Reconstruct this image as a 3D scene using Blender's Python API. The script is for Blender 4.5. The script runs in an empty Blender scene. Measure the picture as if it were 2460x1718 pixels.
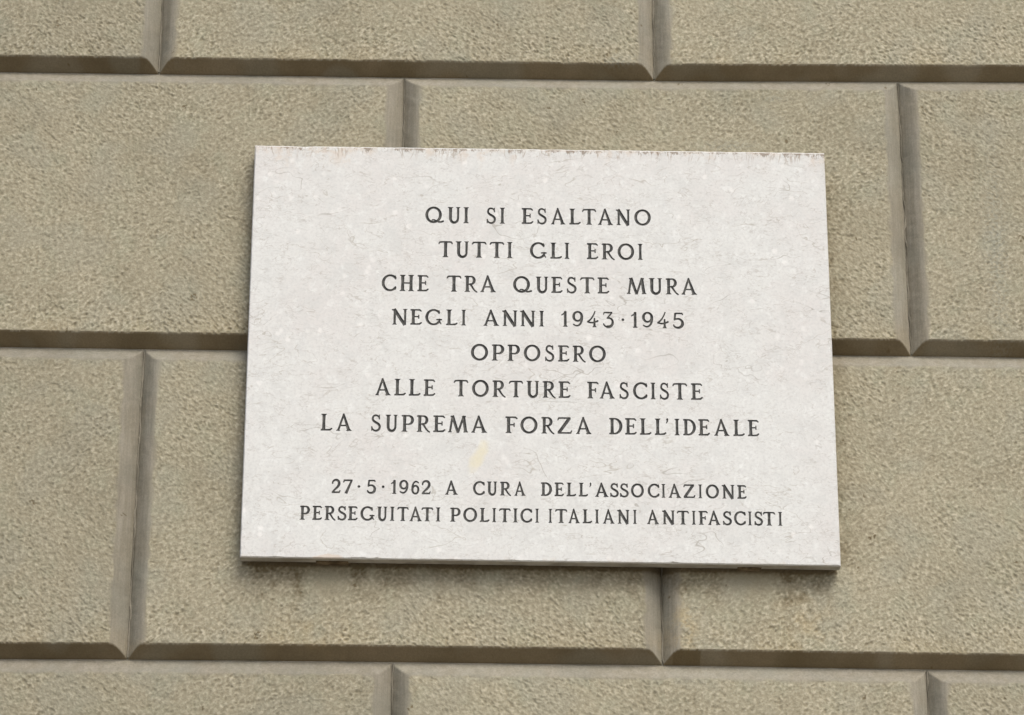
import bpy, math, numpy as np
from mathutils import Vector, Matrix
from mathutils.geometry import delaunay_2d_cdt

# ------------------------------------------------------------------ camera, sky, sun, exposure
scene = bpy.context.scene
COL = scene.collection
PITCH, ROLL, YAW = 0.34617, 0.00482, 0.01692
sy, cy = math.sin(YAW), math.cos(YAW)
fw = Vector((sy*math.cos(PITCH), cy*math.cos(PITCH), math.sin(PITCH)))
rt0 = Vector((cy, -sy, 0)); up0 = rt0.cross(fw)
rt = rt0*math.cos(ROLL) + up0*math.sin(ROLL)
up = up0*math.cos(ROLL) - rt0*math.sin(ROLL)
cd = bpy.data.cameras.new('camera'); cam = bpy.data.objects.new('camera', cd); COL.objects.link(cam)
M = Matrix((( rt.x, up.x, -fw.x, -0.12213), (rt.y, up.y, -fw.y, -4.38309), (rt.z, up.z, -fw.z, -1.58185), (0, 0, 0, 1)))
cam.matrix_world = M
cd.sensor_width = 36; cd.lens = 36*6500/2460
cd.clip_start = .05; cd.clip_end = 500
scene.camera = cam

SUN_EL, SUN_AZ = math.radians(49), math.radians(24)      # azimuth from straight out of the wall, towards the right
world = bpy.data.worlds.new('World'); scene.world = world; world.use_nodes = True
wn = world.node_tree.nodes; wl = world.node_tree.links
sky = wn.new('ShaderNodeTexSky'); sky.sky_type = 'NISHITA'; sky.sun_disc = False
sky.sun_elevation = SUN_EL; sky.sun_rotation = math.radians(180) - SUN_AZ
sky.air_density = 1.0; sky.dust_density = 4.0; sky.ozone_density = 1.0
bg = wn['Background']; bg.inputs['Strength'].default_value = 0.11
wl.new(sky.outputs[0], bg.inputs['Color'])

sd = bpy.data.lights.new('sun', 'SUN'); sun = bpy.data.objects.new('sun', sd); COL.objects.link(sun)
sd.energy = 1.5; sd.angle = math.radians(30); sd.color = (1.0, .965, .89)
sdir = Vector((math.sin(SUN_AZ)*math.cos(SUN_EL), -math.cos(SUN_AZ)*math.cos(SUN_EL), math.sin(SUN_EL)))
sun.location = sdir*20; sun.rotation_euler = sdir.to_track_quat('Z', 'Y').to_euler()

scene.render.engine = 'CYCLES'
vs = scene.view_settings
vs.view_transform = 'Standard'; vs.look = 'None'; vs.gamma = 1; vs.use_curve_mapping = False
vs.exposure = 0.30

# ------------------------------------------------------------------ wording of the plaque
INSCRIPTION = [   # per line, per word: (character, left, right, foot, height) in mm on the slab face
 [
  [('Q',-200.6,-168.1,234.7,29.7),('U',-162.0,-139.6,234.7,29.7),('I',-134.5,-124.7,234.7,29.7)],
  [('S',-94.0,-77.6,234.6,29.6),('I',-71.1,-61.9,234.6,29.6)],
  [('E',-32.9,-12.4,234.6,29.5),('S',-5.5,10.8,234.6,29.5),('A',17.8,43.6,234.5,29.4),('L',50.0,70.1,234.5,29.4),('T',72.2,97.1,234.5,29.4),('A',99.8,126.4,234.5,29.3),('N',131.5,156.8,234.4,29.3),('O',163.3,192.3,234.4,29.2)],
 ],
 [
  [('T',-177.3,-151.9,170.6,29.6),('U',-147.3,-124.1,170.5,29.6),('T',-119.5,-93.5,170.4,29.6),('T',-88.5,-62.9,170.3,29.6),('I',-58.3,-48.6,170.2,29.6)],
  [('G',-18.4,10.8,170.1,29.6),('L',16.8,37.3,170.0,29.6),('I',41.5,50.3,170.0,29.6)],
  [('E',80.3,100.4,169.8,29.6),('R',105.9,128.8,169.7,29.6),('O',133.8,162.6,169.6,29.6),('I',168.7,177.5,169.6,29.6)],
 ],
 [
  [('C',-273.8,-248.3,106.8,29.7),('H',-243.2,-217.9,106.8,29.6),('E',-212.3,-192.7,106.7,29.6)],
  [('T',-162.2,-136.4,106.7,29.6),('R',-131.3,-108.7,106.6,29.6),('A',-104.1,-76.6,106.6,29.6)],
  [('Q',-47.3,-14.3,106.5,29.5),('U',-8.5,13.7,106.4,29.5),('E',18.7,38.4,106.4,29.5),('S',45.5,62.4,106.3,29.5),('T',68.2,93.3,106.3,29.5),('E',98.7,118.8,106.2,29.5)],
  [('M',148.7,183.2,106.1,29.4),('U',187.0,210.4,106.1,29.4),('R',216.3,238.9,106.1,29.4),('A',243.0,270.6,106.0,29.4)],
 ],
 [
  [('N',-255.3,-228.2,45.1,28.3),('E',-223.6,-203.3,45.1,28.3),('G',-197.8,-168.9,45.0,28.3),('L',-162.1,-142.1,44.9,28.3),('I',-136.1,-127.8,44.8,28.3)],
  [('A',-98.2,-70.7,44.7,28.3),('N',-65.9,-39.2,44.6,28.3),('N',-35.2,-8.5,44.5,28.3),('I',-2.2,6.3,44.4,28.3)],
  [('1',35.5,46.9,44.3,28.3),('9',54.7,73.5,44.2,28.3),('4',79.8,99.9,44.1,28.3),('3',107.4,126.2,44.0,28.4),('.',139.9,143.7,44.0,28.4),('1',155.7,167.1,43.9,28.4),('9',174.7,194.0,43.8,28.4),('4',200.5,220.6,43.7,28.4),('5',227.7,247.0,43.7,28.4)],
 ],
 [
  [('O',-118.9,-89.4,-18.6,29.1),('P',-83.4,-61.8,-18.7,29.1),('P',-56.4,-34.9,-18.8,29.1),('O',-28.4,0.0,-18.9,29.1),('S',8.0,23.9,-19.1,29.1),('E',30.1,49.7,-19.2,29.1),('R',55.1,77.4,-19.3,29.1),('O',83.2,112.0,-19.4,29.1)],
 ],
 [
  [('A',-281.1,-254.1,-83.4,29.5),('L',-248.4,-228.6,-83.5,29.5),('L',-223.8,-203.6,-83.7,29.5),('E',-198.6,-178.5,-83.8,29.5)],
  [('T',-147.7,-122.6,-84.0,29.5),('O',-116.3,-87.8,-84.2,29.5),('R',-81.7,-58.9,-84.3,29.5),('T',-53.8,-29.3,-84.5,29.5),('U',-24.1,-1.8,-84.6,29.5),('R',3.7,26.2,-84.7,29.5),('E',30.9,51.5,-84.9,29.5)],
  [('F',79.8,99.5,-85.1,29.5),('A',100.7,127.1,-85.2,29.5),('S',134.7,150.5,-85.4,29.5),('C',157.8,182.5,-85.5,29.5),('I',187.5,196.4,-85.6,29.5),('S',203.5,219.3,-85.7,29.5),('T',224.9,250.4,-85.8,29.5),('E',256.5,276.7,-85.9,29.5)],
 ],
 [
  [('L',-371.6,-351.6,-147.6,29.5),('A',-345.6,-318.8,-147.7,29.5)],
  [('S',-286.3,-269.9,-147.9,29.4),('U',-262.4,-241.5,-148.0,29.4),('P',-235.2,-213.9,-148.1,29.4),('R',-209.4,-186.4,-148.2,29.3),('E',-181.4,-160.6,-148.3,29.3),('M',-156.8,-121.9,-148.4,29.3),('A',-117.3,-89.9,-148.5,29.2)],
  [('F',-59.3,-38.5,-148.7,29.2),('O',-33.8,-4.7,-148.8,29.1),('R',1.6,23.8,-148.9,29.1),('Z',28.6,54.3,-149.0,29.1),('A',60.0,87.1,-149.1,29.0)],
  [('D',116.7,139.3,-149.2,29.0),('E',143.7,163.5,-149.3,29.0),('L',168.7,188.5,-149.4,28.9),('L',193.9,213.7,-149.5,28.9),("'",213.0,217.2,-149.5,28.9),('I',227.3,236.3,-149.6,28.9),('D',242.1,263.9,-149.7,28.8),('E',268.1,287.6,-149.7,28.8),('A',294.3,321.0,-149.8,28.8),('L',327.2,346.7,-149.9,28.7),('E',352.0,371.3,-150.0,28.7)],
 ],
 [
  [('2',-350.1,-335.0,-257.6,23.5),('7',-331.2,-315.0,-257.6,23.5),('.',-306.4,-302.7,-257.7,23.5),('5',-291.1,-275.5,-257.8,23.5),('.',-265.7,-262.0,-257.9,23.5),('1',-250.9,-241.3,-258.0,23.5),('9',-237.0,-221.4,-258.1,23.5),('6',-216.6,-202.9,-258.2,23.5),('2',-199.2,-183.8,-258.2,23.5)],
  [('A',-159.9,-138.1,-258.4,23.4)],
  [('C',-113.0,-93.0,-258.6,23.4),('U',-89.9,-72.2,-258.7,23.4),('R',-67.9,-48.8,-258.8,23.4),('A',-43.6,-24.5,-259.0,23.4)],
  [('D',1.1,19.8,-259.2,23.4),('E',23.9,39.9,-259.3,23.4),('L',44.0,60.2,-259.3,23.4),('L',64.5,80.3,-259.4,23.4),("'",82.6,86.2,-259.5,23.4),('A',92.0,115.0,-259.6,23.4),('S',117.4,132.1,-259.7,23.4),('S',133.9,148.8,-259.8,23.3),('O',152.4,174.3,-259.9,23.3),('C',180.6,200.5,-260.0,23.3),('I',203.7,210.6,-260.1,23.3),('A',215.4,237.1,-260.1,23.3),('Z',240.6,260.9,-260.2,23.3),('I',265.8,272.4,-260.3,23.3),('O',278.3,300.6,-260.4,23.3),('N',305.5,327.0,-260.5,23.3),('E',331.2,347.1,-260.7,23.3)],
 ],
 [
  [('P',-402.3,-385.2,-304.6,23.9),('E',-381.2,-364.8,-304.7,23.9),('R',-360.9,-342.0,-304.7,23.9),('S',-338.9,-323.9,-304.8,23.8),('E',-321.7,-305.2,-304.8,23.8),('G',-300.9,-277.1,-304.9,23.8),('U',-273.3,-255.7,-305.0,23.8),('I',-251.4,-243.6,-305.0,23.8),('T',-239.6,-220.1,-305.1,23.8),('A',-218.9,-197.6,-305.2,23.8),('T',-199.0,-179.1,-305.2,23.7),('I',-174.8,-167.0,-305.3,23.7)],
  [('P',-151.0,-133.3,-305.4,23.7),('O',-129.0,-105.6,-305.4,23.7),('L',-101.3,-84.9,-305.5,23.7),('I',-80.6,-73.6,-305.6,23.7),('T',-69.3,-49.4,-305.6,23.6),('I',-45.5,-37.6,-305.7,23.6),('C',-33.3,-13.3,-305.7,23.6),('I',-8.4,-2.1,-305.8,23.6)],
  [('I',13.8,20.0,-305.9,23.6),('T',24.6,45.4,-305.9,23.6),('A',46.9,66.5,-306.0,23.6),('L',70.9,86.9,-306.1,23.6),('I',91.4,98.6,-306.1,23.5),('A',104.8,124.6,-306.2,23.5),('N',129.1,149.7,-306.2,23.5),('I',155.5,161.7,-306.3,23.5)],
  [('A',178.6,199.2,-306.4,23.5),('N',204.3,225.9,-306.5,23.5),('T',228.8,249.4,-306.6,23.4),('I',253.9,260.7,-306.6,23.4),('F',265.3,281.1,-306.7,23.4),('A',281.0,302.2,-306.7,23.4),('S',306.1,321.3,-306.8,23.4),('C',324.7,344.8,-306.8,23.4),('I',348.2,354.8,-306.9,23.4),('S',358.9,373.5,-306.9,23.4),('T',373.3,394.2,-307.0,23.3),('I',398.8,406.0,-307.1,23.3)],
 ],
]

# ------------------------------------------------------------------ helpers
def link(o, parent=None):
    COL.objects.link(o)
    if parent: o.parent = parent
    return o
def empty(name, loc, label, cat):
    o = bpy.data.objects.new(name, None); o.location = loc; o.empty_display_size = .1
    o['label'] = label; o['category'] = cat
    return link(o)
def mesh_np(name, verts, tris, mat, attrs=None, smooth=False):
    verts = np.asarray(verts, np.float32); tris = np.asarray(tris, np.int32)
    me = bpy.data.meshes.new(name)
    me.vertices.add(len(verts)); me.vertices.foreach_set('co', verts.ravel())
    me.loops.add(tris.size); me.loops.foreach_set('vertex_index', tris.ravel())
    me.polygons.add(len(tris)); me.polygons.foreach_set('loop_start', np.arange(0, tris.size, 3, dtype=np.int32))
    me.polygons.foreach_set('loop_total', np.full(len(tris), 3, np.int32))
    me.update(calc_edges=True)
    if smooth: me.polygons.foreach_set('use_smooth', np.ones(len(tris), bool))
    for k, v in (attrs or {}).items():
        a = me.attributes.new(k, 'FLOAT', 'POINT'); a.data.foreach_set('value', np.asarray(v, np.float32).ravel())
    me.materials.append(mat)
    return me

rng = np.random.RandomState(7)
N = 1200; CELL = .0015
def band(lam, width=.35, ax=1.0, seed=0):
    """periodic band-passed noise, wavelength lam metres, unit variance; ax > 1 stretches it sideways"""
    r = np.random.RandomState(seed)
    F = np.fft.fft2(r.randn(N, N))
    fy = np.fft.fftfreq(N, CELL)[:, None]; fx = np.fft.fftfreq(N, CELL)[None, :]
    f = np.sqrt(fy**2 + (fx*ax)**2) + 1e-9
    G = np.exp(-(np.log(f*lam)**2)/(2*width**2))
    a = np.fft.ifft2(F*G).real
    return (a/a.std()).astype(np.float32)
def samp(a, x, z):
    u = (x/CELL) % N; v = (z/CELL) % N
    i = np.floor(u).astype(int); j = np.floor(v).astype(int); fu = u-i; fv = v-j
    i %= N; j %= N; i1 = (i+1) % N; j1 = (j+1) % N
    return (a[j, i]*(1-fu)+a[j, i1]*fu)*(1-fv) + (a[j1, i]*(1-fu)+a[j1, i1]*fu)*fv
def sstep(a, b, x):
    t = np.clip((x-a)/(b-a), 0, 1); return t*t*(3-2*t)

n_a = band(.0145, .50, 1.25, 1); n_b = band(.0085, .50, 1.2, 2); n_c = band(.026, .5, 1.2, 3); n_f = band(.0050, .3, 1, 4)
ridge = 1 - np.abs(n_a)*.9
ridge2 = 1 - np.abs(n_b)*.9
n_d = band(.0125, .60, 1.15, 12)
n_e = band(.0060, .50, 1.1, 13)
HAMMER = .50*n_d + .34*n_e - .48*np.abs(n_a)**.9 - .36*np.abs(n_b)**.9 + .05*n_c; HAMMER = ((HAMMER-HAMMER.mean())/HAMMER.std()).astype(np.float32)
HAMMER = np.clip(HAMMER, -2.2, 2.6)
n_big = band(.22, .6, 1, 5); n_mid = band(.07, .6, 1, 6); n_str = band(.012, .8, 6, 8)
n_wob = band(.05, .8, 1, 9); n_streak = band(.03, .6, .12, 10)

# ------------------------------------------------------------------ materials
def mat_new(name):
    m = bpy.data.materials.new(name); m.use_nodes = True
    nt = m.node_tree; b = nt.nodes['Principled BSDF']
    b.inputs['Specular IOR Level'].default_value = .3
    return m, nt, b
class NT:
    def __init__(s, nt): s.nt = nt
    def n(s, t, **k):
        o = s.nt.nodes.new(t)
        for a, v in k.items(): setattr(o, a, v)
        return o
    def put(s, inp, v):
        if isinstance(v, bpy.types.NodeSocket): s.nt.links.new(v, inp)
        else: inp.default_value = v
    def math(s, op, a, b=0.0, c=None, clamp=False):
        o = s.n('ShaderNodeMath', operation=op, use_clamp=clamp); s.put(o.inputs[0], a); s.put(o.inputs[1], b)
        if c is not None: s.put(o.inputs[2], c)
        return o.outputs[0]
    def mix(s, f, a, b, mode='MIX'):
        o = s.n('ShaderNodeMix', data_type='RGBA', blend_type=mode); s.put(o.inputs[0], f)
        s.put(o.inputs[6], a if isinstance(a, bpy.types.NodeSocket) else (*a, 1)); s.put(o.inputs[7], b if isinstance(b, bpy.types.NodeSocket) else (*b, 1))
        return o.outputs[2]
    def noise(s, vec, scale, detail=2, rough=.5, dist=0.0):
        o = s.n('ShaderNodeTexNoise'); s.put(o.inputs['Vector'], vec); s.put(o.inputs['Scale'], scale)
        s.put(o.inputs['Detail'], detail); s.put(o.inputs['Roughness'], rough); s.put(o.inputs['Distortion'], dist)
        return o.outputs['Fac']
    def ramp(s, v, a, b, lo=0.0, hi=1.0, smooth=True):
        o = s.n('ShaderNodeMapRange', interpolation_type='SMOOTHSTEP' if smooth else 'LINEAR'); s.put(o.inputs[0], v)
        s.put(o.inputs[1], a); s.put(o.inputs[2], b); s.put(o.inputs[3], lo); s.put(o.inputs[4], hi)
        return o.outputs[0]
    def attr(s, name):
        o = s.n('ShaderNodeAttribute', attribute_name=name); return o.outputs['Fac']
    def mapping(s, vec, scale=(1, 1, 1), loc=(0, 0, 0), rot=(0, 0, 0)):
        o = s.n('ShaderNodeMapping'); s.put(o.inputs['Vector'], vec); o.inputs['Scale'].default_value = scale
        o.inputs['Location'].default_value = loc; o.inputs['Rotation'].default_value = rot
        return o.outputs[0]
    def bump(s, h, strength, dist, normal=None):
        o = s.n('ShaderNodeBump'); s.put(o.inputs['Height'], h); o.inputs['Strength'].default_value = strength
        o.inputs['Distance'].default_value = dist
        if normal: s.put(o.inputs['Normal'], normal)
        return o.outputs[0]

# sandstone of the wall: tan where hammered, grey and even where rubbed smooth
stone, nt, bs = mat_new('sandstone'); g = NT(nt)
pos = g.n('ShaderNodeNewGeometry').outputs['Position']
rnd = g.n('ShaderNodeObjectInfo').outputs['Random']
smooth_m = g.attr('smooth'); stain_shade_m = g.attr('stain_shade'); ochre_m = g.attr('ochre'); grey_m = g.attr('grey'); relief = g.attr('relief'); low_m = g.attr('underside')
big = g.noise(pos, 3.2, 3, .55); med = g.noise(pos, 17, 3, .6); fine = g.noise(pos, 300, 2, .6); grain = g.noise(pos, 900, 2, .7)
rough_c = g.mix(g.ramp(big, .35, .65), (.336, .310, .224), (.366, .336, .244))
rough_c = g.mix(g.ramp(med, .45, .72, 0, .55), rough_c, (.335, .335, .245))
rough_c = g.mix(g.ramp(g.noise(pos, 150, 3, .7), .50, .72, 0, .35), rough_c, (.27, .25, .175))
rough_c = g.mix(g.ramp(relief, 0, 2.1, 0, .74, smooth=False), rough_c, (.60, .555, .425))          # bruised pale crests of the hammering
rough_c = g.mix(g.ramp(relief, 0, -2.5, 0, .62, smooth=False), rough_c, (.190, .165, .108))      # darker in the pits
smooth_c = g.mix(g.ramp(g.noise(g.mapping(pos, (14, 14, 2.2)), 5, 3, .6), .35, .65), (.280, .258, .200), (.328, .304, .246))
smooth_c = g.mix(g.ramp(g.noise(pos, 9, 2), .45, .65, 0, .5), smooth_c, (.262, .258, .215))
smooth_c = g.mix(g.ramp(g.noise(g.mapping(pos, (1, 1, .045)), 230, 3, .6), .40, .66, 0, .32), smooth_c, (.205, .188, .145))   # tool drags along the splays
col = g.mix(smooth_m, rough_c, smooth_c)
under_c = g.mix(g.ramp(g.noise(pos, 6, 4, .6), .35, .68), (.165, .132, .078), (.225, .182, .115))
col = g.mix(low_m, col, under_c)                                                      # darker brown on the undersides
col = g.mix(g.math('MULTIPLY', grey_m, .65), col, (.315, .322, .268))
col = g.mix(g.math('MULTIPLY', ochre_m, .8), col, (.47, .35, .17))
col = g.mix(g.math('MULTIPLY', stain_shade_m, .85), col, (.125, .095, .048))
tone = g.math('MULTIPLY_ADD', rnd, .15, .925)
hsv = g.n('ShaderNodeHueSaturation'); g.put(hsv.inputs['Value'], g.math('MULTIPLY', tone, g.ramp(fine, .3, .7, .93, 1.07))); g.put(hsv.inputs['Color'], col)
g.put(bs.inputs['Base Color'], hsv.outputs[0]); bs.inputs['Roughness'].default_value = .88; bs.inputs['Specular IOR Level'].default_value = .18
tool = g.noise(g.mapping(pos, (1, 1, .12)), 260, 2, .6)
hgt = g.math('MULTIPLY_ADD', g.math('MULTIPLY', tool, smooth_m), .5, g.math('MULTIPLY_ADD', fine, g.math('SUBTRACT', 1.15, smooth_m), g.math('MULTIPLY', grain, .3)))
g.put(bs.inputs['Normal'], g.bump(hgt, .75, .0011))

mortar_m, nt, bs = mat_new('mortar'); g = NT(nt)
pos = g.n('ShaderNodeNewGeometry').outputs['Position']
g.put(bs.inputs['Base Color'], g.mix(g.ramp(g.noise(pos, 12, 4, .6), .35, .65), (.155, .145, .112), (.27, .25, .20))); bs.inputs['Roughness'].default_value = .95
g.put(bs.inputs['Normal'], g.bump(g.noise(pos, 400, 3), .6, .001))

brown_m, nt, bs = mat_new('old_putty'); g = NT(nt)
pos = g.n('ShaderNodeNewGeometry').outputs['Position']
g.put(bs.inputs['Base Color'], g.mix(g.ramp(g.noise(pos, 60, 4, .6), .35, .65), (.085, .062, .033), (.19, .145, .085))); bs.inputs['Roughness'].default_value = .9
g.put(bs.inputs['Normal'], g.bump(g.noise(pos, 500, 3), .7, .001))

# pale limestone of the plaque
marble, nt, bs = mat_new('pale_limestone'); g = NT(nt)
obj = g.n('ShaderNodeNewGeometry').outputs['Position']
warp = g.n('ShaderNodeTexNoise'); g.put(warp.inputs['Vector'], obj); warp.inputs['Scale'].default_value = 9; warp.inputs['Detail'].default_value = 3
def warped(amount):
    a = g.n('ShaderNodeVectorMath', operation='SUBTRACT'); g.put(a.inputs[0], warp.outputs['Color']); a.inputs[1].default_value = (.5, .5, .5)
    b = g.n('ShaderNodeVectorMath', operation='SCALE'); g.put(b.inputs[0], a.outputs[0]); b.inputs['Scale'].default_value = amount
    c = g.n('ShaderNodeVectorMath', operation='ADD'); g.put(c.inputs[0], obj); g.put(c.inputs[1], b.outputs[0]); return c.outputs[0]
wv = warped(.035)
base = g.mix(g.ramp(g.noise(obj, 7, 4, .6), .38, .66), (.740, .758, .742), (.718, .716, .700))
base = g.mix(g.ramp(g.noise(wv, 26, 5, .62), .45, .72, 0, .65), base, (.645, .662, .65))
base = g.mix(g.ramp(g.noise(wv, 75, 4, .6), .50, .78, 0, .60), base, (.87, .90, .89))
base = g.mix(g.ramp(g.noise(obj, 210, 3, .65), .42, .70, 0, .55), base, (.60, .61, .60))
def veins(vec, scale, width, seed, gate_scale, gate_lo, gate_hi, detail=3):
    v = g.mapping(vec, (.75, 1, 1.9), (seed, seed*1.7, seed*.6), (0, math.radians(seed*9), 0))
    n = g.noise(v, scale, detail, .55, .6)
    d = g.math('ABSOLUTE', g.math('SUBTRACT', n, .5))
    line = g.ramp(d, 0, width, 1, 0)
    gate = g.ramp(g.noise(g.mapping(obj, (1, 1, 1), (seed*3, 0, seed)), gate_scale, 2, .5), gate_lo, gate_hi)
    return g.math('MULTIPLY', line, gate)
for sc, wd, sd_, gs, lo, hi, k, c in ((6, .0040, 3.1, 9, .49, .64, .62, (.33, .31, .27)), (11, .007, 7.7, 16, .49, .62, .60, (.40, .375, .32)),
                                      (24, .014, 1.3, 30, .47, .60, .58, (.47, .45, .41)), (55, .026, 5.9, 45, .47, .60, .60, (.50, .49, .46))):
    base = g.mix(g.math('MULTIPLY', veins(wv, sc, wd, sd_, gs, lo, hi), k), base, c)
vo = g.n('ShaderNodeTexVoronoi'); g.put(vo.inputs['Vector'], obj); vo.inputs['Scale'].default_value = 34; vo.inputs['Randomness'].default_value = 1
spot = g.math('MULTIPLY', g.ramp(g.math('ADD', vo.outputs['Distance'], g.math('MULTIPLY', g.noise(obj, 150, 2), .25)), .20, .36, 1, 0), g.ramp(g.noise(obj, 8, 2), .48, .58))
base = g.mix(g.math('MULTIPLY', spot, .45), base, (.93, .93, .915))                    # small pale fossils
sep = g.n('ShaderNodeSeparateXYZ'); g.put(sep.inputs[0], obj); X, Y, Z = sep.outputs
# the yellow inclusion under the seventh line
ex = g.math('DIVIDE', g.math('SUBTRACT', g.math('SUBTRACT', X, -.1035), g.math('MULTIPLY', g.math('SUBTRACT', Z, -.1897), .42)), .0135)
ez = g.math('DIVIDE', g.math('SUBTRACT', Z, -.1897), .030)
rr = g.math('ADD', g.math('ADD', g.math('MULTIPLY', ex, ex), g.math('MULTIPLY', ez, ez)), g.math('MULTIPLY', g.math('SUBTRACT', g.noise(obj, 70, 3, .6), .5), 1.7))
base = g.mix(g.ramp(rr, -.1, 1.35, .60, 0), base, (.77, .72, .50))
# rain-borne dirt and pinkish film hanging from the top arris
top = g.math('SUBTRACT', g.math('SUBTRACT', .3778, g.math('MULTIPLY', X, .0015)), Z)
reach = g.math('MULTIPLY', g.ramp(g.noise(g.mapping(obj, (1, 1, .25)), 16, 4, .65), .38, .72, .006, .075), 1.0)
film = g.ramp(g.math('DIVIDE', top, reach), 0, 1, 1, 0)
film = g.math('MULTIPLY', film, g.ramp(g.noise(obj, 55, 5, .75), .42, .62, 0, 1))
base = g.mix(g.math('MULTIPLY', g.math('MULTIPLY', film, g.ramp(top, .001, .003)), .60), base, (.66, .57, .475))
drip = g.math('MULTIPLY', g.ramp(top, 0, g.ramp(g.noise(g.mapping(obj, (1, 1, .05)), 60, 3, .7), .5, .8, .003, .022), 1, 0),
              g.ramp(g.noise(g.mapping(obj, (1, 1, .5), (4, 0, 0)), 110, 3, .7), .50, .64))
base = g.mix(g.math('MULTIPLY', drip, .6), base, (.30, .24, .18))
tuft = g.noise(g.mapping(obj, (1, 1, .5), (9, 0, 0)), 38, 5, .85)
crust = g.math('MULTIPLY', g.ramp(g.math('SUBTRACT', g.math('DIVIDE', top, .012), g.math('MULTIPLY', g.math('SUBTRACT', tuft, .50), 7)), -.1, .5, 1, 0), g.math('MULTIPLY', g.ramp(top, .0022, .0030), g.ramp(top, .008, .016, 1, 0)))
thr = g.math('ABSOLUTE', g.math('SUBTRACT', g.noise(g.mapping(obj, (1, 1, .22), (2, 0, 5)), 48, 3, .6, .8), .5))
thread = g.math('MULTIPLY', g.math('MULTIPLY', g.ramp(thr, 0, .022, 1, 0), g.ramp(top, .006, .030, 1, 0)), g.math('MULTIPLY', g.ramp(top, .0015, .0030), g.ramp(g.noise(obj, 26, 2), .42, .56)))
base = g.mix(g.math('MULTIPLY', thread, .75), base, (.34, .265, .20))
base = g.mix(g.math('MULTIPLY', crust, .80), base, (.25, .20, .15))
foot = g.math('MULTIPLY', g.ramp(g.math('ADD', Z, .3745), .001, .012, 1, 0), g.ramp(g.noise(obj, 30, 3, .7), .5, .68))
base = g.mix(g.math('MULTIPLY', foot, .45), base, (.50, .42, .32))
px_ = g.math('DIVIDE', g.math('SUBTRACT', X, -.352), .028); pz_ = g.math('DIVIDE', g.math('SUBTRACT', Z, -.3715), .0085)
pk = g.math('ADD', g.math('ADD', g.math('MULTIPLY', px_, px_), g.math('MULTIPLY', pz_, pz_)), g.math('MULTIPLY', g.math('SUBTRACT', g.noise(obj, 120, 3, .6), .5), 1.2))
base = g.mix(g.ramp(pk, .5, 1.1, .8, 0), base, (.66, .585, .50))                       # old filling on the lower edge
g.put(bs.inputs['Base Color'], base); bs.inputs['Roughness'].default_value = .62; bs.inputs['Specular IOR Level'].default_value = .3
mh = g.math('MULTIPLY_ADD', g.noise(obj, 420, 3, .7), .5, g.noise(obj, 35, 3, .5))
g.put(bs.inputs['Normal'], g.bump(mh, .35, .0010))

paint, nt, bs = mat_new('worn_grey_letter_paint'); g = NT(nt)
pos = g.n('ShaderNodeNewGeometry').outputs['Position']
g.put(bs.inputs['Base Color'], g.mix(g.ramp(g.noise(pos, 130, 4, .65), .35, .72), (.055, .057, .056), (.135, .136, .128)))
bs.inputs['Roughness'].default_value = .7

sawn, nt, bs = mat_new('sawn_limestone_edge'); g = NT(nt)
pos = g.n('ShaderNodeNewGeometry').outputs['Position']
g.put(bs.inputs['Base Color'], g.mix(g.ramp(g.noise(g.mapping(pos, (1, 1, 3)), 22, 4, .65), .32, .68), (.27, .25, .205), (.42, .40, .35))); bs.inputs['Roughness'].default_value = .8
g.put(bs.inputs['Normal'], g.bump(g.noise(pos, 500, 3), .4, .001))

pave_m, nt, bs = mat_new('paving_stone'); g = NT(nt)
pos = g.n('ShaderNodeNewGeometry').outputs['Position']
g.put(bs.inputs['Base Color'], g.mix(g.ramp(g.noise(pos, 3, 5, .6), .3, .7), (.26, .235, .20), (.36, .33, .285))); bs.inputs['Roughness'].default_value = .85
g.put(bs.inputs['Normal'], g.bump(g.noise(pos, 60, 4), .4, .004))

# ------------------------------------------------------------------ ground
GZ = -3.13
gv = [(-60, -60, GZ), (60, -60, GZ), (60, 6, GZ), (-60, 6, GZ)]
o = bpy.data.objects.new('pavement', mesh_np('pavement', gv, [(0, 1, 2), (0, 2, 3)], pave_m)); o['kind'] = 'structure'; link(o)

# ------------------------------------------------------------------ rusticated stone wall
DEP, CH, GAP = .025, .0225, .0006          # depth of the V joints, width of one splay, half of the open joint
wall = empty('stone_wall', (0, 0, GZ), 'tan rusticated sandstone wall of hammered blocks with V-shaped joints', 'wall')
J = [[(-.9684, .5409), (-.3567, .5401), (.2574, .5395), (.8744, .5456)],
     [(-.9325, .0168), (-.6848, .0154), (-.5065, .0150), (.5098, .0174), (.6468, .0175), (.8427, .0170)],
     [(-.8948, -.5339), (-.6818, -.5330), (-.3289, -.5331), (.2066, -.5349), (.6493, -.5381), (.8094, -.5388)]]
def jline(k):
    """height of joint k as a function of x; 0,1,2 are the joints in view, others regular"""
    if 0 <= k <= 2:
        xs = np.array([p[0] for p in J[k]]); zs = np.array([p[1] for p in J[k]])
        return lambda x: np.interp(x, xs, zs)
    z = .541 + .53*(-k) if k < 0 else -.5355 - .53*(k-2)
    return lambda x: np.full_like(np.asarray(x, float), z)
def vline(phase, i, row):
    """x of an upright joint"""
    base_x = (-.2436 if phase else -.6837) + .8895*i
    return base_x
RES_F, RES_C = .0019, .012
def grid_lines(L, lo, hi):
    """parametric lines over a length L; fine spacing between lo and hi, coarse elsewhere, splays always subdivided"""
    c = list(np.linspace(0, CH, 9)); out = c[:]
    x = CH
    while True:
        step = RES_F if lo <= x <= hi else RES_C
        x += step
        if x > L-CH-step*.6: break
        out.append(x)
    out += [L-v for v in c[::-1]]
    return np.array(out)
def gauss(x, z, cx, cz, rx, rz): return np.exp(-((x-cx)/rx)**2 - ((z-cz)/rz)**2)

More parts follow.
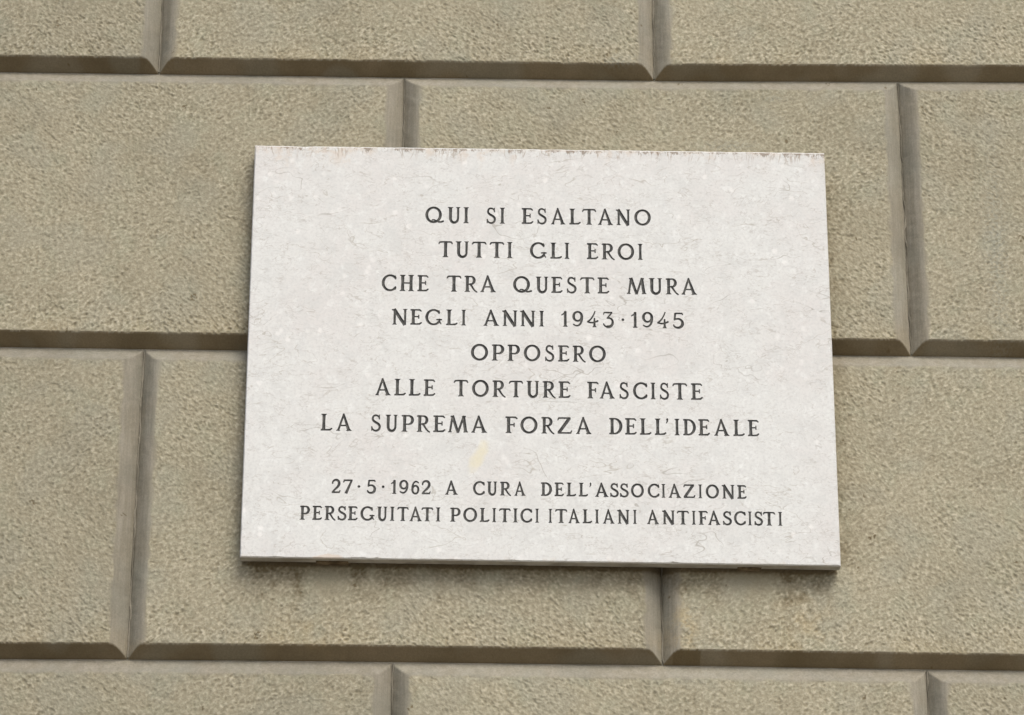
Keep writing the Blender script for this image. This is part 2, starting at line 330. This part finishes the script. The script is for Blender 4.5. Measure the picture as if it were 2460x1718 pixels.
def make_block(row, i, phase, label=None):
    top, bot = jline(row-1), jline(row)
    xl, xr = vline(phase, i, row), vline(phase, i+1, row)
    xm = .5*(xl+xr); zt, zb = float(top(xm)), float(bot(xm))
    L, Hh = xr-xl, zt-zb
    seen = xl < .98 and xr > -1.06 and zb < .74 and zt > -.68
    if seen:
        U = grid_lines(L, -1.02-xl, .93-xl); V = grid_lines(Hh, -.67-zb, .73-zb)
    else:
        U = grid_lines(L, 1, 0); V = grid_lines(Hh, 1, 0)
    uu, vv = np.meshgrid(U, V)
    s = uu/L
    ox, oz = rng.uniform(0, 2, 2)
    nx, nz = uu+ox, vv+oz
    # distance to the four joints; the joint itself stays open by GAP
    xw = xl + uu; ztop = top(xw); zbot = bot(xw)
    zw = zbot + vv/Hh*(ztop-zbot)
    wob = .00025*samp(n_wob, nx, nz)
    ul, ur, ub, ut = uu+wob, L-uu+wob, vv, Hh-vv+wob
    def plane(u, c=CH): return DEP*(1-u/c)
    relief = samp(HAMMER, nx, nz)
    mg = .5+.5*np.clip(samp(n_mid, nx, nz), -1, 1)
    fade = sstep(CH+.003, CH+.007+.008*mg, ul)*sstep(CH+.003, CH+.007+.008*mg, ur)*sstep(CH+.001, CH+.005+.006*mg, ut)
    fade_b = .0 + 1.0*sstep(CH*.75, CH+.0015, ub)
    calm = 1 - .9*gauss(xw, zw, .350, -.392, .052, .030)      # worn patches under the plaque
    calm *= 1 - .85*gauss(xw, zw, -.350, -.395, .036, .034)
    depth_v = np.clip(.86 + .05*samp(n_mid, nx+.9, nz+.4) + .07*samp(n_big, nx+.4, nz+.9) + .30*sstep(.11, 0, vv-CH), .6, 1.3)     # harder and lighter passes of the hammer
    calm = calm*depth_v
    amp = .00100*fade*fade_b*calm
    face = -relief*amp + .0004*samp(n_mid, nx+.3, nz)*np.minimum(fade+.3, 1) - .0006*fade
    pb = plane(ub); cup = lambda u, e, w=1.10: DEP*np.clip(1-u/(CH*w), 0, 1)**e - .0004*(u > CH*w)
    ps = np.maximum(np.maximum(cup(ul, 1.6, 1.22), cup(ur, 1.6, 1.22)), cup(ut, 1.0))
    k = .0012                                                   # soft arris on sides and top, crisp one below
    h_ = np.clip(.5+.5*(face-ps)/k, 0, 1); fs = ps*(1-h_)+face*h_ + k*h_*(1-h_)
    chip = .0011*samp(n_b, nx, nz)*(ub < CH*1.3)
    y = np.maximum(fs, pb)
    y = np.minimum(y, DEP)
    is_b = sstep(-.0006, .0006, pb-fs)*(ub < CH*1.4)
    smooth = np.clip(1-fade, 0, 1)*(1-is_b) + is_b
    # stains, strips beside the slab and its painted contact shadow (world positions)
    nz1 = samp(n_b, nx, nz); nm = samp(n_mid, nx+.5, nz)
    st = np.zeros_like(xw)
    if row in (1, 2):
        drip = lambda cx, rx, z0, ln: np.exp(-((xw-cx)/rx)**2)*sstep(z0-ln, z0-.25*ln, zw)*(zw < z0+.02)
        edge = np.clip(.85+.22*nm+.14*nz1, .2, 1.4)
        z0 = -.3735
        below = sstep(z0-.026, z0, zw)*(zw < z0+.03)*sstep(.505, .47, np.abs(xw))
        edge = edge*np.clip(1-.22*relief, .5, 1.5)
        st += .30*below*edge + .75*sstep(-.3765-.006, -.3765+.001, zw-.0058*(.5-np.clip(xw+.5, 0, 1)))*(zw < z0+.03)*(np.abs(xw) < .499)*(zw < -.3)  # brown band, part stain part shade; then the slab's contact shadow painted in
        blot = lambda xa, xb, ln, k: k*sstep(xa-.012, xa+.008, xw+.006*nz1)*sstep(xb+.012, xb-.008, xw+.006*nz1)*sstep(z0-ln, z0-.2*ln, zw+.012*nm)*(zw < z0+.03)
        st += (blot(-.480, -.398, .075, .44) + blot(-.310, -.240, .065, .38) + blot(-.240, .180, .050, .26) + blot(.222, .298, .070, .38) + blot(.405, .488, .075, .42))*edge
        st += .30*drip(-.405, .010, z0-.01, .12)*edge + .25*drip(.415, .008, z0-.01, .13)*edge + .2*drip(-.31, .007, z0-.01, .1)*edge
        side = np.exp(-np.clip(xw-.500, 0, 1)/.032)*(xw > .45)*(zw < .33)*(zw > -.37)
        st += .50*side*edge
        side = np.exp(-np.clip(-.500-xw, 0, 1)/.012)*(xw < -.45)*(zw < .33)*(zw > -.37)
        st += .20*side*edge  # narrow darker strip beside the left edge of the slab
        if row == 2:
            st += .75*((xw > .222) & (xw < .268) & (is_b > .5)) + .55*gauss(xw, zw*0, .425, 0, .022, 1)*is_b
    st += .9*(samp(n_mid, nx*1.3, nz+.2) > 2.75)*(nz1 > .3) + .10*np.clip(samp(n_big, nx, nz)-.6, 0, 1)
    oc = .52*gauss(xw, zw, .240, -.475, .020, .040)*np.clip(.6+.5*nm+.4*nz1, 0, 1) if row == 2 else np.zeros_like(xw)
    if row == 2:
        oc += .28*gauss(xw, zw, .440, -.460, .045, .040)*np.clip(.5+.5*nm, 0, 1) + .25*gauss(xw, zw, -.37, -.49, .06, .03)*np.clip(.5+.5*nm, 0, 1)
    oc += .13*sstep(.05, .0, vv-CH)*np.clip(samp(n_big, nx+1, nz)+.4, 0, 1)*(1-is_b)
    gr = .30*np.clip(samp(n_big, nx+.7, nz+.3)-.25, 0, 1) + .35*sstep(.030, 0, Hh-vv-CH)*np.clip(.5+.7*nm, 0, 1)*fade
    gr += .15*sstep(.03, 0, np.minimum(uu, L-uu)-CH)*np.clip(nm, 0, 1)*fade
    for (cx, cz, rx, rz) in ((.136, .568, .035, .010), (.335, .403, .055, .010), (.419, .496, .022, .006), (.815, -.42, .025, .03), (.80, .22, .02, .2)):
        gr += .9*gauss(xw, zw, cx, cz, rx, rz)*np.clip(.5+.6*nz1, 0, 1)
    # pull the rim in by the joint gap
    xx = xl + GAP + (L-2*GAP)*s
    zz = zbot + GAP + (ztop-zbot-2*GAP)*(vv/Hh)
    nvy, nux = uu.shape
    verts = np.stack([xx, y, zz-GZ], -1).reshape(-1, 3)
    idx = np.arange(nvy*nux).reshape(nvy, nux)
    a, b, c, d = idx[:-1, :-1], idx[:-1, 1:], idx[1:, 1:], idx[1:, :-1]
    jj, ii = np.meshgrid(np.arange(nvy-1), np.arange(nux-1), indexing='ij')
    diag = ((ii < nux/2) == (jj < nvy/2))
    t1 = np.where(diag[..., None], np.stack([a, b, c], -1), np.stack([a, b, d], -1)).reshape(-1, 3)
    t2 = np.where(diag[..., None], np.stack([a, c, d], -1), np.stack([b, c, d], -1)).reshape(-1, 3)
    rim = np.concatenate([idx[0, :], idx[1:, -1], idx[-1, -2::-1], idx[-2:0:-1, 0]])
    n0 = len(verts)
    back = verts[rim].copy(); back[:, 1] = .09
    m = len(rim); r1 = np.arange(m); r2 = (r1+1) % m
    sk = np.concatenate([np.stack([rim[r1], n0+r1, n0+r2], -1), np.stack([rim[r1], n0+r2, rim[r2]], -1)])
    bk = np.stack([np.full(m-2, n0), n0+np.arange(2, m), n0+np.arange(1, m-1)], -1)
    verts = np.concatenate([verts, back]); tris = np.concatenate([t1, t2, sk, bk])
    def ext(A, v=0.0): return np.concatenate([np.clip(A, 0, 1).ravel(), np.full(m, v)])
    at = dict(smooth=ext(smooth, 1), stain_shade=ext(st), ochre=ext(oc), grey=ext(gr), underside=ext(is_b),
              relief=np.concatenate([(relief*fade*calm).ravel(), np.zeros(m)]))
    me = mesh_np('stone_block', verts, tris, stone, at, smooth=True)
    me.polygons.foreach_set('use_smooth', np.concatenate([np.ones(len(t1)+len(t2), bool), np.zeros(len(sk)+len(bk), bool)]))
    ob = bpy.data.objects.new('stone_block', me); link(ob, wall)
    return ob
for row in [0, 1, 2, 3, 4, 5, 6, -1, -2]:     # row 0 is the course cut by the top of the picture
    phase = row % 2
    for i in [-2, -1, 0, 1, 2, -3, 3]:
        make_block(row, i, phase)
zt = float(jline(-3)(0.)); zbm = GZ
mv = [(x, y, z-GZ) for x in (-2.85, 2.85) for y in (DEP-.0003, .085) for z in (zbm, zt-.002)]
mt = [(0, 1, 3), (0, 3, 2), (4, 6, 7), (4, 7, 5), (0, 4, 5), (0, 5, 1), (2, 3, 7), (2, 7, 6), (1, 5, 7), (1, 7, 3), (0, 2, 6), (0, 6, 4)]
link(bpy.data.objects.new('mortar', mesh_np('mortar', mv, mt, mortar_m)), wall)

def bead(row, i, phase):
    """the irregular thread of mortar left standing in an upright joint"""
    x0 = vline(phase, i, row); z0, z1 = float(jline(row)(x0)), float(jline(row-1)(x0))
    n = 90; z = np.linspace(z0+.004, z1-.004, n); r_ = np.random.RandomState((row+3)*31+i+7)
    off = r_.uniform(0, 1.4)
    dx = .0009*samp(n_mid, z*0+off, z) + .0003*samp(n_wob, z*0+off, z) + r_.uniform(-.0006, .0010)
    w = .0017*(1+.18*samp(n_wob, z*0+off+.4, z)); dp = .0022 + .0007*np.clip(samp(n_mid, z*0+off+.8, z), -1, 1)
    prof = np.array([(-1.6, .004), (-.8, 0), (0, -.0009), (.8, 0), (1.6, .004)])
    V_ = np.stack([np.stack([x0+dx+a*w, DEP-dp+b, z-GZ], -1) for a, b in prof], 1).reshape(-1, 3)
    k = len(prof); T = []
    for j in range(n-1):
        for q in range(k-1):
            a = j*k+q; T += [(a, a+1, a+k+1), (a, a+k+1, a+k)]
    link(bpy.data.objects.new('mortar_bead', mesh_np('mortar_bead', V_, T, mortar_m, smooth=True)), wall)
for row in range(0, 4):
    ph = 1 if row in (1, 3) else 0
    for i in range(-1, 3): bead(row, i, ph)

# ------------------------------------------------------------------ carved alphabet (cap height 1)
def bar(x0, y0, x1, y1, w0, w1=None):
    return ('b', x0, y0, x1, y1, w0, w0 if w1 is None else w1)
def curve(pts, w0, w1=None, closed=False):
    """tapering round stroke through points; w may be a list"""
    n = len(pts)
    ws = w0 if isinstance(w0, (list, np.ndarray)) else [w0+(w1-w0)*i/(n-1) for i in range(n)] if w1 is not None else [w0]*n
    return [('c', *pts[i], *pts[i+1], ws[i], ws[i+1]) for i in range(n-1)]
def arc(cx, cy, rx, ry, a0, a1, thin=.085, thick=.145, n=26, tilt=0.0):
    A = np.radians(np.linspace(a0, a1, n))
    pts = [(cx+rx*math.cos(a), cy+ry*math.sin(a)) for a in A]
    ws = [thin+(thick-thin)*abs(math.cos(a-math.radians(tilt)))**1.6 for a in A]
    return curve(pts, ws)
def bez(p0, p1, p2, p3, w0, w1, n=16):
    t = np.linspace(0, 1, n)
    pts = [tuple(((1-s)**3*np.array(p0)+3*(1-s)**2*s*np.array(p1)+3*(1-s)*s*s*np.array(p2)+s**3*np.array(p3))) for s in t]
    return curve(pts, [w0+(w1-w0)*s for s in t])
TK, TN = .180, .108
def serif(x, y, d, w=.40, h=.095): return bar(x, y, x, y+d*h, w, TK*.9)
def hair(x, y, d, w=.34): return bar(x, y, x, y+d*.08, w, TN)
def stem(x, top=True, bot=True, w=TK):
    o = [bar(x, 0, x, .5, w*1.12, w*.94), bar(x, .5, x, 1, w*.94, w*1.12)]
    if top: o.append(serif(x, 1, -1))
    if bot: o.append(serif(x, 0, 1))
    return o
GL = {}
GL['I'] = stem(.2)
GL['A'] = [bar(.47, .97, .13, 0, TN, TN*1.1), bar(.455, 1.03, .83, 0, .10, TK*1.08), bar(.24, .315, .68, .315, .07), hair(.13, 0, 1, .27), serif(.83, 0, 1, .38)]
GL['L'] = stem(.2) + curve([(.05, .045), (.4, .04), (.62, .055), (.72, .12)], [.08, .08, .1, .085])
GL['E'] = stem(.2) + curve([(.05, .955), (.4, .96), (.62, .955), (.71, .885)], [.08, .08, .09, .07]) + [bar(.2, .52, .55, .52, .07), bar(.56, .40, .56, .64, .07, .06)] + curve([(.05, .045), (.4, .04), (.62, .05), (.73, .13)], [.08, .08, .1, .08])
GL['F'] = stem(.2) + curve([(.05, .955), (.4, .96), (.62, .955), (.71, .885)], [.08, .08, .09, .07]) + [bar(.2, .50, .53, .50, .07), bar(.54, .38, .54, .62, .07, .06)]
GL['T'] = stem(.46, top=False) + curve([(.03, .85), (.09, .94), (.2, .955), (.72, .955), (.83, .94), (.89, .85)], [.065, .09, .08, .08, .09, .065])
GL['H'] = stem(.19) + stem(.74) + [bar(.19, .5, .74, .5, .075)]
GL['U'] = [bar(.19, .98, .19, .30, TK*1.05, TK*.95), serif(.19, 1, -1, .38), bar(.68, .98, .68, .30, TN*1.2, TN*1.1), hair(.68, 1, -1, .30)] + \
          curve([(.435-.245*math.cos(a), .30-.275*math.sin(a)) for a in np.linspace(0, math.pi, 20)], list(np.linspace(TK*.95, TN*1.1, 20)))
GL['N'] = [bar(.16, .96, .16, 0, TN*1.1), hair(.16, 0, 1, .28), bar(.12, 1.0, .76, -.03, TK*1.05, TK*.95), bar(.0, .955, .16, .955, .07), bar(.775, 1, .775, -.02, TN*1.1, TN*.95), hair(.775, 1, -1, .28)]
GL['M'] = [bar(.28, .97, .13, 0, TN*1.05), hair(.13, 0, 1, .28), bar(.28, 1.0, .64, -.02, TK*1.05, TK*.8), bar(1.0, 1.0, .64, -.02, TN*1.1), bar(.98, .98, 1.13, 0, TK), serif(1.13, 0, 1, .32),
           bar(.16, .96, .34, .96, .075), bar(.94, .96, 1.12, .96, .075)]
GL['O'] = arc(.51, .5, .45, .46, 0, 360, .115, .172, 44)
GL['Q'] = arc(.51, .5, .45, .46, 0, 360, .115, .172, 44) + bez((.42, .17), (.66, .26), (.76, -.08), (1.14, .10), .07, .10, 20)
GL['C'] = arc(.52, .5, .455, .465, 42, 318, .105, .168, 34) + [bar(.875, .72, .86, .95, .075, .06), bar(.86, .08, .875, .28, .06, .07)]
GL['G'] = arc(.52, .5, .455, .465, 42, 322, .105, .168, 34) + [bar(.875, .72, .86, .95, .075, .06), bar(.70, .345, 1.06, .345, .075)] + curve([(.90, .34), (.89, .22), (1.0, .07)], [.13, .10, .05])
GL['P'] = stem(.2, top=False) + [bar(.02, .955, .45, .955, .075)] + arc(.44, .70, .265, .258, 90, -90, .08, TK, 20) + [bar(.44, .442, .2, .442, .07)]
GL['R'] = stem(.2, top=False) + [bar(.02, .955, .43, .955, .075)] + arc(.42, .715, .245, .243, 90, -90, .08, TK, 20) + [bar(.42, .472, .2, .472, .07)] + bez((.40, .47), (.56, .30), (.62, .10), (.84, -.01), .12, .075, 12)
GL['D'] = stem(.2, top=False, bot=False) + [bar(.02, .955, .36, .955, .075), bar(.02, .045, .36, .045, .075)] + arc(.34, .5, .435, .458, 90, -90, .085, TK*1.05, 26)
GL['S'] = bez((.56, .78), (.52, 1.02), (.10, 1.04), (.115, .74), .07, .12) + bez((.115, .74), (.13, .52), (.62, .52), (.60, .25), .125, .145) + bez((.60, .25), (.58, -.05), (.12, -.04), (.07, .22), .135, .075) + \
          [bar(.575, .72, .565, .99, .065, .055), bar(.06, .02, .06, .28, .055, .07)]
GL['Z'] = [bar(.12, .955, .86, .955, .085), bar(.80, .96, .13, .04, TK), bar(.08, .045, .9, .045, .085)] + curve([(.13, .95), (.08, .84)], .08, .06) + curve([(.86, .05), (.93, .17)], .08, .06)
GL['1'] = [bar(.30, 0, .30, 1.0, TK), serif(.30, 0, 1, .36)] + curve([(.31, .97), (.19, .84), (.03, .76)], [.10, .085, .06])
GL['2'] = bez((.06, .72), (.06, 1.06), (.62, 1.06), (.58, .68), .09, TK) + bez((.58, .68), (.54, .42), (.22, .28), (.07, .06), TK, .09) + [bar(.03, .05, .62, .05, .095)] + curve([(.60, .05), (.66, .17)], .085, .06)
GL['3'] = [bar(.08, .955, .62, .955, .08)] + curve([(.09, .95), (.05, .84)], .07, .055) + [bar(.60, .95, .30, .60, .085)] + bez((.30, .60), (.78, .66), (.74, -.02), (.30, .03), .09, TK) + bez((.30, .03), (.16, .04), (.10, .10), (.05, .22), .10, .07)
GL['4'] = bez((.62, 1.0), (.48, .68), (.30, .48), (.05, .34), .085, .10) + bez((.05, .34), (.30, .26), (.50, .26), (.84, .40), .085, .10) + [bar(.58, .58, .58, 0, .10, TK), serif(.58, 0, 1, .32)]
GL['5'] = [bar(.17, .955, .60, .955, .085), bar(.17, .97, .12, .54, TN)] + curve([(.60, .96), (.64, .88)], .08, .06) + bez((.12, .54), (.44, .74), (.70, .44), (.62, .24), .08, TK) + bez((.62, .24), (.54, -.04), (.12, -.03), (.06, .20), TK, .08)
GL['9'] = arc(.34, .68, .27, .295, 0, 360, .10, .155, 30) + bez((.62, .70), (.66, .26), (.40, -.10), (.07, .16), .14, .075)
GL['6'] = arc(.34, .32, .27, .295, 0, 360, .10, .155, 30) + bez((.06, .30), (.02, .74), (.28, 1.10), (.61, .84), .14, .075)
GL['7'] = [bar(.05, .95, .66, .95, .095), bar(.62, .955, .22, -.02, .10, TK)] + curve([(.08, .95), (.04, .82)], .08, .06)
GL['.'] = [('c', .1, .50, .1, .501, .155, .155)]
GL["'"] = [('c', .13, .95, .13, .949, .15, .15)] + curve([(.14, .93), (.13, .84), (.05, .73)], [.12, .09, .04])

def field(shapes, X, Yc):
    F = np.full(X.shape, 9.)
    for s in shapes:
        k, x0, y0, x1, y1, w0, w1 = s
        dx, dy = x1-x0, y1-y0; L = math.hypot(dx, dy)+1e-9; dx /= L; dy /= L
        t = (X-x0)*dx+(Yc-y0)*dy; n = np.abs(-(X-x0)*dy+(Yc-y0)*dx)
        if k == 'b':
            hw = .5*(w0+(w1-w0)*np.clip(t/L, 0, 1)); d = np.maximum(n-hw, np.maximum(-t, t-L))
        else:
            tc = np.clip(t, 0, L); hw = .5*(w0+(w1-w0)*tc/L); d = np.hypot(t-tc, n)-hw
        F = np.minimum(F, d)
    return F
RG = 1/44
def contours(F, x0, y0):
    """marching squares of F < 0, returns closed loops of points"""
    ny, nx = F.shape; nxt = {}
    F = np.where(np.abs(F) < 1e-6, 1e-6, F)
    def pt(key):
        j, i, o = key
        if o == 0: a, b = F[j, i], F[j, i+1]; t = min(max(a/(a-b), .04), .96); return (x0+(i+t)*RG, y0+j*RG)
        a, b = F[j, i], F[j+1, i]; t = min(max(a/(a-b), .04), .96); return (x0+i*RG, y0+(j+t)*RG)
    for j in range(ny-1):
        for i in range(nx-1):
            c = (F[j, i] < 0) | (F[j, i+1] < 0) << 1 | (F[j+1, i+1] < 0) << 2 | (F[j+1, i] < 0) << 3
            if c in (0, 15): continue
            B, Rr, T, Lf = (j, i, 0), (j, i+1, 1), (j+1, i, 0), (j, i, 1)
            segs = {1: [(B, Lf)], 2: [(Rr, B)], 3: [(Rr, Lf)], 4: [(T, Rr)], 6: [(T, B)], 7: [(T, Lf)], 8: [(Lf, T)], 9: [(B, T)],
                    11: [(Rr, T)], 12: [(Lf, Rr)], 13: [(B, Rr)], 14: [(Lf, B)], 5: [(B, Lf), (T, Rr)], 10: [(Rr, B), (Lf, T)]}[int(c)]
            for a, b in segs: nxt[a] = b
    loops = []
    while nxt:
        s = next(iter(nxt)); loop = [s]; k = nxt.pop(s)
        while k != s and k in nxt: loop.append(k); k = nxt.pop(k)
        if len(loop) > 5: loops.append(np.array([pt(k) for k in loop]))
    return loops
def inside(P, loops):
    r = np.zeros(len(P), bool)
    for lp in loops:
        a = lp; b = np.roll(lp, -1, 0)
        ay, by = a[:, 1][None], b[:, 1][None]; ax, bx = a[:, 0][None], b[:, 0][None]; px, py = P[:, 0][:, None], P[:, 1][:, None]
        c = ((ay > py) != (by > py)) & (px < (bx-ax)*(py-ay)/np.where(by == ay, 1e-12, by-ay)+ax)
        r ^= (c.sum(1) % 2 == 1)
    return r
def cdt(loops, extra=()):
    vs = []; es = []
    for lp in loops:
        n0 = len(vs); vs += [Vector(p) for p in lp]; es += [(n0+i, n0+(i+1) % len(lp)) for i in range(len(lp))]
    vs += [Vector(p) for p in extra]
    ov, oe, of, *_ = delaunay_2d_cdt(vs, es, [], 0, 1e-7)
    return np.array([tuple(v) for v in ov]), np.array([tuple(f) for f in of], int)
GLY = {}
def glyph(ch, fat=0.0):
    key = (ch, fat)
    if key in GLY: return GLY[key]
    x0, y0 = -.15, -.15; nx, ny = int(1.6/RG), int(1.32/RG)
    X, Yc = np.meshgrid(x0+np.arange(nx)*RG, y0+np.arange(ny)*RG)
    sh = GL[ch]; lp = contours(field(sh, X, Yc)-fat, x0, y0)
    al = np.concatenate(lp); lo, hi = al[:, 0].min(), al[:, 0].max()
    # ridge points of the V cut: where the field is a local minimum across the stroke
    ex = []
    st = RG*1.0
    Xe, Ye = np.meshgrid(np.arange(lo, hi, st), np.arange(-.05, 1.08, st)); Fe = field(sh, Xe, Ye)-fat
    ex = np.stack([Xe[Fe < -.022], Ye[Fe < -.022]], -1)
    v, t = cdt(lp, ex)
    t = t[inside(v[t].mean(1), lp)]
    d = field(sh, v[:, 0], v[:, 1])-fat
    dep = np.where(d < -.012, np.minimum(-d*1.15, .078), 0)
    used = np.unique(t); remap = -np.ones(len(v), int); remap[used] = np.arange(len(used)); v = v[used]; dep = dep[used]; t = remap[t]
    a, b, c = v[t[:, 0]], v[t[:, 1]], v[t[:, 2]]
    ar = (b[:, 0]-a[:, 0])*(c[:, 1]-a[:, 1])-(b[:, 1]-a[:, 1])*(c[:, 0]-a[:, 0]); t[ar < 0] = t[ar < 0][:, ::-1]
    co = np.stack([v[:, 0]-lo, dep, v[:, 1]], -1)
    me = mesh_np('letter', co, t, paint)
    GLY[key] = ([l-np.array([lo, 0]) for l in lp], hi-lo, me)
    return GLY[key]

# ------------------------------------------------------------------ plaque
YF = -.034; TH = .0255                                # front face and thickness of the slab
plaque = empty('memorial_plaque', (0, YF, -.377), 'pale grey-white limestone plaque with dark engraved capitals, fixed to the sandstone wall', 'plaque')
PZ = -.377
def wl2(x, z): return (x, z-PZ)
C4 = [(-.4995, -.3705), (.5015, -.3763), (.4999, .3770), (-.5017, .3785)]       # bottom left, bottom right, top right, top left
r2 = np.random.RandomState(3)
def outline():
    """arris points around the slab every 4 mm with the size of the chamfer at each"""
    pts = []; ch = []
    for e in range(4):
        a, b = np.array(C4[e]), np.array(C4[(e+1) % 4]); L = np.hypot(*(b-a)); n = int(L/.004)
        t = np.arange(n)/n
        p = a+(b-a)*t[:, None]
        c = .0017+.0003*np.abs(np.interp(t*L, np.arange(0, L+.02, .01), r2.randn(len(np.arange(0, L+.02, .01)))))
        if e == 2: c += .0009
        if e == 2:                                     # weathered top arris, many small nicks
            for _ in range(16):
                x = r2.uniform(0, 1); c += r2.uniform(.0004, .0022)*np.exp(-((t-x)*L/r2.uniform(.003, .010))**2)
        if e == 0:                                     # chips on the lower arris
            for x, k, w in ((.190, .0012, .008), (.205, .0016, .005), (.228, .0018, .004), (.72, .0022, .004), (.45, .001, .01), (.06, .001, .01)):
                c += k*np.exp(-((t-x)*L/w)**2)
        pts.append(p); ch.append(c)
    return np.concatenate(pts), np.concatenate(ch)
OP, OC = outline(); m = len(OP); cen = np.zeros(2)
nrm = np.zeros_like(OP); n_e = []
q = 0
for e in range(4):
    a, b = np.array(C4[e]), np.array(C4[(e+1) % 4]); L = np.hypot(*(b-a)); n = int(L/.004); d = (b-a)/L; n_e.append(n)
    nrm[q:q+n] = (-d[1], d[0]); q += n
q = 0
for e in range(4):                                     # corners move in along both edges
    a, b, z = np.array(C4[(e-1) % 4]), np.array(C4[e]), np.array(C4[(e+1) % 4])
    d0 = (b-a)/np.hypot(*(b-a)); d1 = (z-b)/np.hypot(*(z-b)); nrm[q] = np.array((-d0[1], d0[0]))+np.array((-d1[1], d1[0])); q += n_e[e]
OI = OP+nrm*OC[:, None]
SV = []; STR = []
def add(v3, tr):
    n0 = sum(len(x) for x in SV); SV.append(np.asarray(v3, float)); STR.append(np.asarray(tr, int)+n0)
def flat(v2, t):
    a, b, c = v2[t[:, 0]], v2[t[:, 1]], v2[t[:, 2]]
    ar = (b[:, 0]-a[:, 0])*(c[:, 1]-a[:, 1])-(b[:, 1]-a[:, 1])*(c[:, 0]-a[:, 0]); t = t.copy(); t[ar < 0] = t[ar < 0][:, ::-1]
    return np.stack([v2[:, 0], np.zeros(len(v2)), v2[:, 1]-PZ], -1), t
letters = []; rects = []
for line in INSCRIPTION:
    fat = .020 if line[0][0][4] < 26 else .011          # the two lower lines are cut with relatively heavier strokes
    zlo = min(g_[3] for w in line for g_ in w)/1000-.006; zhi = max((g_[3]+g_[4]) for w in line for g_ in w)/1000+.006
    for w in line:
        rx0, rx1 = w[0][1]/1000-.004, w[-1][2]/1000+.004
        rect = np.array([(rx0, zlo), (rx1, zlo), (rx1, zhi), (rx0, zhi)]); rects.append(rect)
        lps = []
        for ch, xa, xb, zb, hh in w:
            lp, wd, me = glyph(ch, fat)
            x = xa/1000; sx = (xb-xa)/1000/wd; sz = hh/1000; z0 = zb/1000
            if ch == '.': x -= sx*wd*.15; sx *= 1.3; sz = sx; z0 = zb/1000+.5*hh/1000-.5*sx
            if ch == "'": sx = min(sx, sz*1.1)
            lps += [np.stack([x+l[:, 0]*sx, z0+l[:, 1]*sz], -1) for l in lp]
            letters.append((ch, x, z0, sx, sz, me))
        v, t = cdt([rect]+lps)
        cc = v[t].mean(1); t = t[~inside(cc, lps)]
        add(*flat(v, t))
v, t = cdt([OI]+rects)
cc = v[t].mean(1); t = t[inside(cc, [OI]) & ~inside(cc, rects)]
add(*flat(v, t))
i0 = np.arange(m); i1 = (i0+1) % m
ringv = np.concatenate([np.stack([OI[:, 0], np.zeros(m), OI[:, 1]-PZ], -1), np.stack([OP[:, 0], OC*1.0, OP[:, 1]-PZ], -1), np.stack([OP[:, 0], np.full(m, TH), OP[:, 1]-PZ], -1)])
def band_t(a, b): return np.concatenate([np.stack([a+i0, b+i0, b+i1], -1), np.stack([a+i0, b+i1, a+i1], -1)])
add(ringv, np.concatenate([band_t(0, m), band_t(m, 2*m)]))
add([(x, TH, z-PZ) for x, z in C4], [(0, 3, 2), (0, 2, 1)])
slab_me = mesh_np('slab', np.concatenate(SV), np.concatenate(STR), marble); slab_me.materials.append(sawn)
mi = np.zeros(len(slab_me.polygons), np.int32); mi[-(2*m+2):] = 1; slab_me.polygons.foreach_set('material_index', mi)
slab = bpy.data.objects.new('slab', slab_me); link(slab, plaque)
for ch, x, z0, sx, sz, gme in letters:
    nm = {'.': 'dot', "'": 'apostrophe'}.get(ch, 'digit' if ch.isdigit() else 'letter')
    o = bpy.data.objects.new(nm, gme); o.location = (x, 0, z0-PZ); o.scale = (sx, sz*.9, sz); link(o, slab)

# unseen box added behind the slab to keep light out of the gap
bx0, bx1, bz0, bz1, by0, by1 = -.488, .488, -.3640-PZ, .365-PZ, TH-.001, .0355
bv = [(x, y, z) for x in (bx0, bx1) for y in (by0, by1) for z in (bz0, bz1)]
bt = [(0, 1, 3), (0, 3, 2), (4, 6, 7), (4, 7, 5), (0, 4, 5), (0, 5, 1), (2, 3, 7), (2, 7, 6), (1, 5, 7), (1, 7, 3), (0, 2, 6), (0, 6, 4)]
link(bpy.data.objects.new('mortar_bed', mesh_np('mortar_bed', bv, bt, brown_m)), plaque)

# putty dabs that bridge the gap between slab and wall under the lower edge
def dab(x0, x1, z0, z1, y0, y1, seed):
    r = np.random.RandomState(seed); n = 14; vs_ = []; ts = []
    for k, (yy) in enumerate((y0, (y0+y1)/2, y1)):
        for i in range(n+1):
            x = x0+(x1-x0)*i/n; e_ = math.sin(math.pi*i/n)**.35
            vs_ += [(x, yy+r.uniform(-.0008, .0008), z1), (x, yy+r.uniform(-.0008, .0008), z1-(z1-z0)*e_*r.uniform(.8, 1)*(1 if k == 1 else .8))]
    w_ = 2*(n+1)
    for k in range(2):
        for i in range(n):
            a = k*w_+2*i; b = a+w_
            ts += [(a+1, a+3, b+3), (a+1, b+3, b+1), (a, b, b+2), (a, b+2, a+2)]
    for k in (0, 2):
        for i in range(n):
            a = k*w_+2*i; ts += [(a, a+2, a+3), (a, a+3, a+1)]
    return mesh_np('mortar_dab', vs_, ts, brown_m)
for x0, x1, zt_, sd_ in ((-.375, -.318, -.3713, 1), (.330, .372, -.3755, 2)):
    y0, y1, dz = (.015, .046, .0030) if sd_ < 3 else (.026, .050, .004)
    o = bpy.data.objects.new('mortar_dab', dab(x0, x1, zt_-dz-PZ, zt_+.0005-PZ, y0, y1, sd_)); link(o, plaque)
print('triangles', sum(len(o.data.polygons) for o in scene.objects if o.type == 'MESH' and o.name.split('.')[0] not in ('letter', 'digit')))
